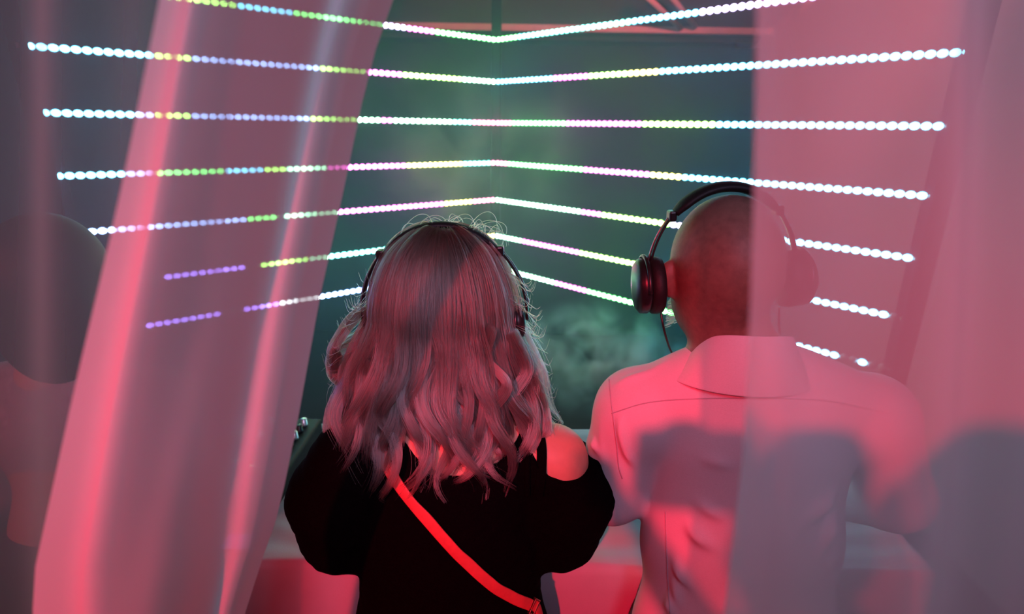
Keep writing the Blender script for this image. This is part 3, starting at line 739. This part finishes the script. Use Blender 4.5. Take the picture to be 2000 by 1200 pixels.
def flyaways():
    S = []
    def loop(px, py, wpx, hpx, lean, n=26):
        a = np.linspace(-.35, PI + .35, n); Y = .885 + RNG.uniform(-.03, .02)
        return np.array([W(px + wpx * math.cos(PI - q) + lean * math.sin(q), py - hpx * max(-.1, math.sin(q)) + 6 * math.cos(q), Y) for q in a])
    for _ in range(55): S.append(loop(RNG.uniform(805, 960), RNG.uniform(462, 485), RNG.uniform(12, 40), RNG.uniform(14, 55) * (1.0 if RNG.random() < .6 else .5), RNG.uniform(-14, 14)))
    for _ in range(260):                                             # fine hairs that stand off the outline
        side = -1 if RNG.random() < .55 else 1; y = RNG.uniform(540, 900)
        x = np.interp(y, [540, 620, 700, 760, 830, 900], [738, 705, 665, 690, 690, 720]) if side < 0 else np.interp(y, [540, 620, 700, 760, 830, 900], [1005, 1022, 1040, 1048, 1062, 1050])
        l = RNG.uniform(18, 52); cu = RNG.uniform(-30, 30); Y = .87 + RNG.uniform(-.05, .03)
        S.append(spline([W(x - side * 22, y - l * .5, Y), W(x + side * l * .15, y + RNG.uniform(-8, 8), Y), W(x + side * l * .6, y + l * .3 + cu * .3, Y), W(x + side * l * .8 , y + l * .2 + cu, Y)], 16))
    return S
hair_curves('hair', flyaways(), 0.00028, HAIRM, wr)['label'] = 'fine flyaway strands around the head'
def curl_locks():                                                    # the big separate ringlets that hang over the back
    paths = [
        ([(760, 700), (740, 760), (775, 810), (812, 850), (800, 900), (815, 950), (850, 985)], .78), ([(905, 860), (925, 920), (935, 960), (930, 990), (918, 1012)], .775),
        ([(1005, 780), (1045, 850), (1010, 900), (1008, 950), (1022, 998)], .785), ([(960, 640), (950, 700), (990, 750), (960, 800), (940, 850), (975, 885), (960, 905)], .77),
        ([(700, 770), (690, 830), (720, 870), (722, 905), (700, 915)], .80), ([(1040, 740), (1062, 800), (1065, 845), (1030, 860)], .82), ([(860, 700), (900, 770), (880, 830), (850, 870), (880, 920), (850, 955)], .765),
        ([(800, 640), (790, 720), (830, 780), (800, 840), (830, 880), (868, 900)], .77), ([(660, 690), (655, 730), (690, 760), (700, 800)], .84), ([(712, 600), (676, 640), (650, 692), (668, 745), (690, 780)], .86), ([(735, 620), (690, 690), (672, 740), (700, 790), (688, 850), (706, 890)], .84), ([(700, 660), (655, 690), (650, 730), (680, 770)], .88),
        ([(720, 700), (715, 760), (750, 800), (745, 860), (770, 880)], .79), ([(900, 620), (915, 700), (895, 760), (930, 810), (905, 870), (890, 900)], .77), ([(1000, 650), (1030, 720), (1000, 780), (1030, 830), (1050, 880)], .80)]
    S = []
    for pth, Y in paths:
        k = len(pth); C = spline([W(x, y, Y + .012 * math.sin(i * 2.0)) for i, (x, y) in enumerate(pth)], 36); T_, N_, B_ = frame_along(C); tt = np.linspace(0, 1, 36)
        R0 = np.interp(tt, [0, .3, .75, 1], [.011, .011, .008, .001])
        for c in range(150):
            a = RNG.uniform(0, 6.28); r = math.sqrt(RNG.random()); cut = int(36 * RNG.uniform(.84, 1.0)); tw = tt * RNG.normal(.8, .5)
            S.append((C + (N_ * np.cos(a + tw)[:, None] * .5 + B_ * np.sin(a + tw)[:, None]) * (R0 * r)[:, None] + np.sin(tt * 15 + a)[:, None] * RNG.normal(0, .0008, 3)[None])[:cut])
    return S
def shift_intercept(m): pass
HAIRT = hair_mat('blond_hair_ends', (0.50, 0.34, 0.27), (0.80, 0.60, 0.48), 0.32)
hair_curves('hair', curl_locks(), 0.00042, HAIRT, wr)['label'] = 'loose blond curls hanging over the back'

hw = headphones('thin black headphones on the blond woman\'s head', HW + np.array([.004, -.02, -.012]), .118, .150, 3, .030, None, None, .038, .8)

# ---- man in the pale shirt
mr = thing('person', (0.42, 0.85, 0), 'man with shaved head in a pale long-sleeved shirt, back turned', 'person')
HM = np.array([W(1412, 510, .87)[0], .87, W(1412, 532, .87)[2]])
NBM = W(1452, 705, .835); shLm = W(1243, 800, .86); shRm = W(1702, 812, .86)
elLm = W(1192, 950, .885); elRm = W(1745, 965, .885)
haLm = np.array([.26, 1.12, .945]); haRm = np.array([.60, 1.14, .945])
CHM = np.array([W(1462, 860, .86)[0], .87, W(1462, 880, .86)[2]]); PEM = np.array([CHM[0], .80, .88])
bodyM = person_body(0.006, 'body', mr, M['skin_man'], HM, (.082, .102, .128), NBM, CHM, shLm, shRm, elLm, elRm, haLm, haRm, PEM, .80, 1.02, 1.08)
f = Field((.02, .60, .78), (.86, 1.16, 1.50), 0.005)
f.ell((NBM + CHM) / 2 + [0, 0, -.01], (.155, .088, .10), .05); f.ell(CHM + [0, 0, 0], (.180, .125, .16), .06); f.ell(PEM * .5 + CHM * .5, (.175, .12, .17), .06); f.ell(PEM, (.185, .13, .16), .05)
for sh, el, ha, s in ((shLm, elLm, haLm, -1), (shRm, elRm, haRm, 1)):
    f.cone(NBM + [s * .03, 0, -.02], sh + [-s * .01, 0, .012], .058, .056, .04); f.ell(sh + [0, 0, -.01], (.068, .068, .068), .03)
    f.cone(sh, el, .066, .064, .02); f.cone(el, el * .45 + ha * .55, .064, .050, .02)
f.cut_ell(NBM + [-.012, .01, .075], (.066, .066, .085)); f.cut_plane((0, 0, .80), (0, 0, -1))
V, F = f.geo(); LN = []
def FL(a, b, wd, am, Y=.75): LN.append((W(a[0], a[1], Y), W(b[0], b[1], Y), wd * .85, am * 1.7))
FL((1225, 938), (1320, 890), .010, .010); FL((1240, 950), (1400, 1010), .012, .007); FL((1232, 975), (1480, 1120), .012, .008); FL((1240, 1010), (1400, 1190), .010, .008); FL((1245, 1060), (1330, 1230), .010, .008)
FL((1250, 900), (1290, 820), .012, .005); FL((1205, 960), (1180, 860), .012, .006, .80); FL((1170, 900), (1165, 810), .012, .006, .82); FL((1240, 930), (1215, 820), .008, .006, .80)
FL((1700, 950), (1560, 1010), .014, .008); FL((1690, 980), (1520, 1120), .014, .008); FL((1320, 895), (1420, 915), .012, .005); FL((1420, 1040), (1620, 1100), .014, .006); FL((1500, 800), (1520, 1000), .02, -.004)
FL((1300, 700), (1200, 745), .010, .004, .84); FL((1150, 860), (1200, 900), .010, .006, .84); FL((1290, 980), (1330, 1200), .010, .006)
V = folds(V, F, LN, .005, 34)
shirt = wmesh('shirt', V, F, M['shirt'], mr); shirt['label'] = 'pale button shirt with collar and rolled sleeves'
trousers(mr, PEM, 1.02, 1.08, .80, M['denim'])
# collar: a folded band round the neck, higher at the back
def collar():
    c = NBM + np.array([-.004, .006, .0]); V = []; n = 60; rows = 7
    for j in range(rows):
        q = j / (rows - 1)
        for i in range(n):
            a = -PI / 2 + (i / (n - 1) - .5) * 2 * PI * .90; ca, sa = math.cos(a), math.sin(a)
            bk = max(0, -sa)
            rx_ = .070 + .034 * q * q + .012 * q; ry_ = .066 + .020 * q + .004 * q
            zt = .052 + .012 * bk - .035 * (1 - bk) ** 2; zb = -.010 - .012 * bk - .018 * (1 - bk)
            fold = math.sin(q * PI) * .004
            V.append(c + np.array([ca * (rx_ + fold), sa * (ry_ + fold), zt + (zb - zt) * q]))
    F = []
    for j in range(rows - 1):
        for i in range(n - 1): F.append((j * n + i, j * n + i + 1, (j + 1) * n + i + 1, (j + 1) * n + i))
    o = wmesh('collar', V, F, M['shirt'], mr); s = o.modifiers.new('thick', 'SOLIDIFY'); s.thickness = .004; s.offset = -1; b = o.modifiers.new('bevel', 'BEVEL'); b.width = .0015; b.segments = 2
    sub = o.modifiers.new('sub', 'SUBSURF'); sub.levels = 1; sub.render_levels = 1; return o
collar()
hitM = raycast([shirt])
def seam(pix, r=.0009):
    P = [hitM(a, b, .0006) for a, b, _ in spline([(a, b, 0) for a, b in pix], 60)]; P = np.array([p[0] for p in P if p])
    for _ in range(3): P[1:-1] = (P[:-2] + 2 * P[1:-1] + P[2:]) / 4
    V, F = tube_geo(P, r, 6); wmesh('seam', V, F, M['seam'], mr)
seam([(1195, 808), (1260, 788), (1340, 780), (1460, 778), (1600, 782), (1700, 800)])
seam([(1190, 742), (1196, 800), (1204, 860), (1208, 910), (1215, 935)])
seam([(1300, 1000), (1303, 1100), (1308, 1198)])
# stubble over the scalp
def scalp_stubble():
    m = hair_mat('stubble', (0.05, 0.035, 0.03), (0.06, 0.04, 0.035), .5); S = []; Hh = HM + np.array([0, -.012, .02]); n = 9000
    for _ in range(n):
        v = RNG.normal(size=3); v /= np.linalg.norm(v)
        if v[2] < -.55 or (v[1] > .5 and v[2] < .6): continue
        if v[2] > .55 and RNG.random() < .6: continue
        p = Hh + v * np.array([.082, .102, .1024]); nrm = v / np.array([.082, .102, .1024]); nrm /= np.linalg.norm(nrm)
        S.append(np.array([p - nrm * .001, p + nrm * .0012 + np.array([0, 0, -.0004])]))
    return S, m
S_, m_ = scalp_stubble(); hair_curves('hair', S_, .00012, m_, mr)['label'] = 'short dark stubble on the scalp'
bd = []
for _ in range(900):
    a = RNG.uniform(-1.3, 1.3); p = HM + np.array([math.sin(a) * .068, .03 + math.cos(a) * .055, -.062 - RNG.uniform(0, .05)]); d = np.array([math.sin(a), math.cos(a) * .7, -.5])
    bd.append(np.array([p - d * .008, p + d * .001, p + d * .003]))
hair_curves('beard', bd, .0002, m_, mr)
hm = headphones('black over-ear headphones on the shaved man\'s head', HM + np.array([.0, .0, -.004]), .100, .138, 4, .046, None, cup_in=.012, band=1.25,
    cable_to=[[W(1290, 605, .87), W(1296, 640, .86), W(1306, 675, .87), W(1318, 705, .90), W(1330, 760, .97)], [W(1522, 600, .87), W(1522, 640, .87), W(1525, 700, .90), W(1520, 760, .97)]])

# ---- third person behind the left curtains
tr_ = thing('person', (-.92, 1.05, 0), 'dark-haired person in a pale top, dim behind the left sheer curtain', 'person')
H3 = W(118, 560, 1.10); NB3 = W(112, 730, 1.08); CH3 = NB3 + [0, .02, -.16]; sL3 = NB3 + [-.20, .02, -.06]; sR3 = NB3 + [.20, .02, -.06]
body3 = person_body(0.009, 'body', tr_, M['skin'], H3, (.080, .098, .125), NB3, CH3, sL3, sR3, sL3 + [-.04, .02, -.26], sR3 + [.04, .02, -.26], sL3 + [-.02, .16, -.46], sR3 + [.02, .16, -.46], [NB3[0], 1.06, .86], 1.04, .95, 1.0)
f = Field(NB3 - [.36, .24, .62], NB3 + [.36, .34, .08], .008); c3 = CH3
f.ell((NB3 + c3) / 2, (.15, .085, .09), .05); f.ell(c3, (.165, .115, .16), .06); f.ell(c3 + [0, 0, -.2], (.16, .115, .18), .06)
for s, sh in ((-1, sL3), (1, sR3)): f.cone(NB3 + [s * .03, 0, -.02], sh, .055, .06, .04); f.cone(sh, sh + [s * .04, .02, -.26], .064, .055, .03); f.cone(sh + [s * .04, .02, -.26], sh + np.array([s * .028, .12, -.40]), .055, .045, .02)
f.cut_ell(NB3 + [0, .01, .07], (.062, .062, .08)); f.cut_plane(c3 + [0, 0, -.35], (0, 0, -1)); V, F = f.geo(); wmesh('top', V, F, M['grey_top'], tr_)
trousers(tr_, [NB3[0], 1.06, .86], .95, 1.0, 1.04, M['denim'])
f = Field(H3 - [.16, .17, .26], H3 + [.16, .17, .19], .006); f.ell(H3 + [0, -.02, .025], (.100, .112, .128), .02); f.ell(H3 + [0, -.055, -.06], (.098, .062, .13), .03)
f.cut_ell(H3 + [0, .10, -.07], (.075, .075, .11)); V, F = f.geo(); wmesh('hair', V, F, M['darkhair'], tr_)

# ---- the photographer, standing behind the viewpoint: the dark shape on the man's back is this person's shadow
ph_ = thing('person', (.14, -.28, 0), 'photographer in dark clothes standing behind the viewpoint with a raised camera', 'person')
HP = np.array([.09, -.21, 1.735]); NP = np.array([.16, -.27, 1.50]); CP = np.array([.22, -.28, 1.30])
bodyP = person_body(0.009, 'body', ph_, M['skin'], HP, (.078, .098, .122), NP, CP, CP + [-.16, 0, .13], CP + [.19, 0, .14], np.array([.095, -.17, 1.46]), np.array([.36, -.16, 1.36]), np.array([-.045, -.15, 1.66]), np.array([.12, -.16, 1.66]), [.24, -.27, .95], -.27, 1, 1)
f = Field((-.15, -.50, .80), (.50, .02, 1.62), .008); f.ell((NP + CP) / 2, (.15, .09, .09), .05); f.ell(CP, (.17, .115, .16), .06); f.ell(CP + [0, 0, -.25], (.16, .115, .2), .06)
for s_, sh, el in ((-1, CP + [-.16, 0, .13], np.array([.095, -.17, 1.46])), (1, CP + [.19, 0, .14], np.array([.36, -.16, 1.36]))):
    f.cone(NP, sh, .055, .055, .03); f.cone(sh, el, .060, .052, .03); f.cone(el, el * .4 + np.array([.02, -.16, 1.66]) * .6, .05, .04, .02)
f.cut_ell(NP + [0, .01, .06], (.062, .062, .07)); V, F = f.geo(); wmesh('top', V, F, M['black_cloth'], ph_)
trousers(ph_, [.24, -.27, .95], 1, 1, -.27, M['denim'])
f = Field(HP - [.13, .15, .12], HP + [.13, .15, .19], .008); f.ell(HP + [0, -.02, .028], (.088, .108, .110), .02); f.cut_ell(HP + [0, .09, -.06], (.075, .075, .10)); V, F = f.geo(); wmesh('hair', V, F, M['darkhair'], ph_)
pc = thing('photo_camera', (0, -.07, 1.75), 'black photo camera held up by the photographer behind the viewpoint', 'camera')
wbox('case', (0, -.075, 1.745), (.12, .04, .085), M['plastic'], pc, bv=.008)
V, F = lathe_geo([(.034, 0), (.036, .004), (.036, .022), (.032, .026)], (0, -.056, 1.748), (0, 1, 0), 32); wmesh('lens', V, F, M['plastic'], pc)

# ------------------------------------------------------------------ sheer curtains close to the camera
def curtain(name, left, right, YL, YR, m, label, fold, z0=0.08, z1=2.45, nu=160, nv=60, cols=None, group='sheer curtains'):
    """left/right: outline points (px,py) of the two edges at distances YL, YR; hangs from z1 to z0"""
    def edge(pts, Y):
        q = sorted([(W(a, b, Y)[2], W(a, b, Y)[0]) for a, b in pts]); z = np.array([p[0] for p in q]); x = np.array([p[1] for p in q])
        def at(zz):
            if zz < z[0]: return x[0] + (x[1] - x[0]) / (z[1] - z[0]) * (zz - z[0]) * .5
            if zz > z[-1]: return x[-1] + (x[-1] - x[-2]) / (z[-1] - z[-2]) * (zz - z[-1])
            return float(np.interp(zz, z, x))
        return at
    eL, eR = edge(left, YL), edge(right, YR); V = []; F = []
    for j in range(nv):
        z = z0 + (z1 - z0) * j / (nv - 1)
        for i in range(nu):
            u = i / (nu - 1); x = eL(z) * (1 - u) + eR(z) * u; y = YL * (1 - u) + YR * u
            dx, dy = fold(u, z); V.append((x * (1 + dx), y + dy, z))
    for j in range(nv - 1):
        for i in range(nu - 1):
            a = j * nu + i; F.append((a, a + 1, a + nu + 1, a + nu))
    o = wmesh(name, V, F, m); return tag(o, label, 'curtain', group)
VOILE_L = sheer('voile_left', (0.74, 0.68, 0.75), 0.18, (1, 1, 1), .50)
VOILE_R = sheer('voile_right', (0.58, 0.52, 0.56), 0.58, (1, 1, 1), .45)
VOILE_O = sheer('voile_outer', (0.45, 0.41, 0.46), 0.66, (1, 1, 1), .45)
def fold_l(u, z):
    k = (z - 1.4)
    e = min(1, u * 6, (1 - u) * 9); a = 0.016 * math.sin(u * 9.5 + k * 1.6 + 2.2) + 0.0025 * math.sin(u * 21 + k * 4)
    lower = max(0, min(1, (1.75 - z) / .5)); a += -0.028 * lower * math.exp(-((u - .46 - .14 * k) / .13) ** 2)
    cu = 0.026 * math.exp(-u / .15); return cu / .32, a * e + cu
curtain('sheer_curtain', [(300, 0), (232, 400), (150, 800), (75, 1200)], [(768, 0), (722, 130), (665, 400), (625, 580), (580, 830), (545, 1000), (515, 1085), (478, 1200)], .30, .48, VOILE_L,
        'white sheer curtain with red-lit folds, slanting down the left of the view', fold_l)
def fold_o(u, z): return 0, 0.010 * math.sin(u * 13 + z) + .006 * math.sin(u * 31 + 2 * z)
curtain('sheer_curtain', [(-420, 0), (-420, 1200)], [(460, 0), (380, 1200)], .66, .62, VOILE_O, 'thin dim sheer curtain at the far left edge in front of the dark-haired person', fold_o)
def fold_r(u, z):
    e = min(1, u * 14); return 0, e * (0.010 * math.sin(u * 10 + z * 1.2) + 0.003 * math.sin(u * 24 - z * 2))
curtain('sheer_curtain', [(1478, 0), (1472, 400), (1464, 640), (1450, 900), (1414, 1200)], [(2300, 0), (2300, 1200)], .23, .33, VOILE_R,
        'pinkish sheer curtain hanging over the right side in front of the man', fold_r)
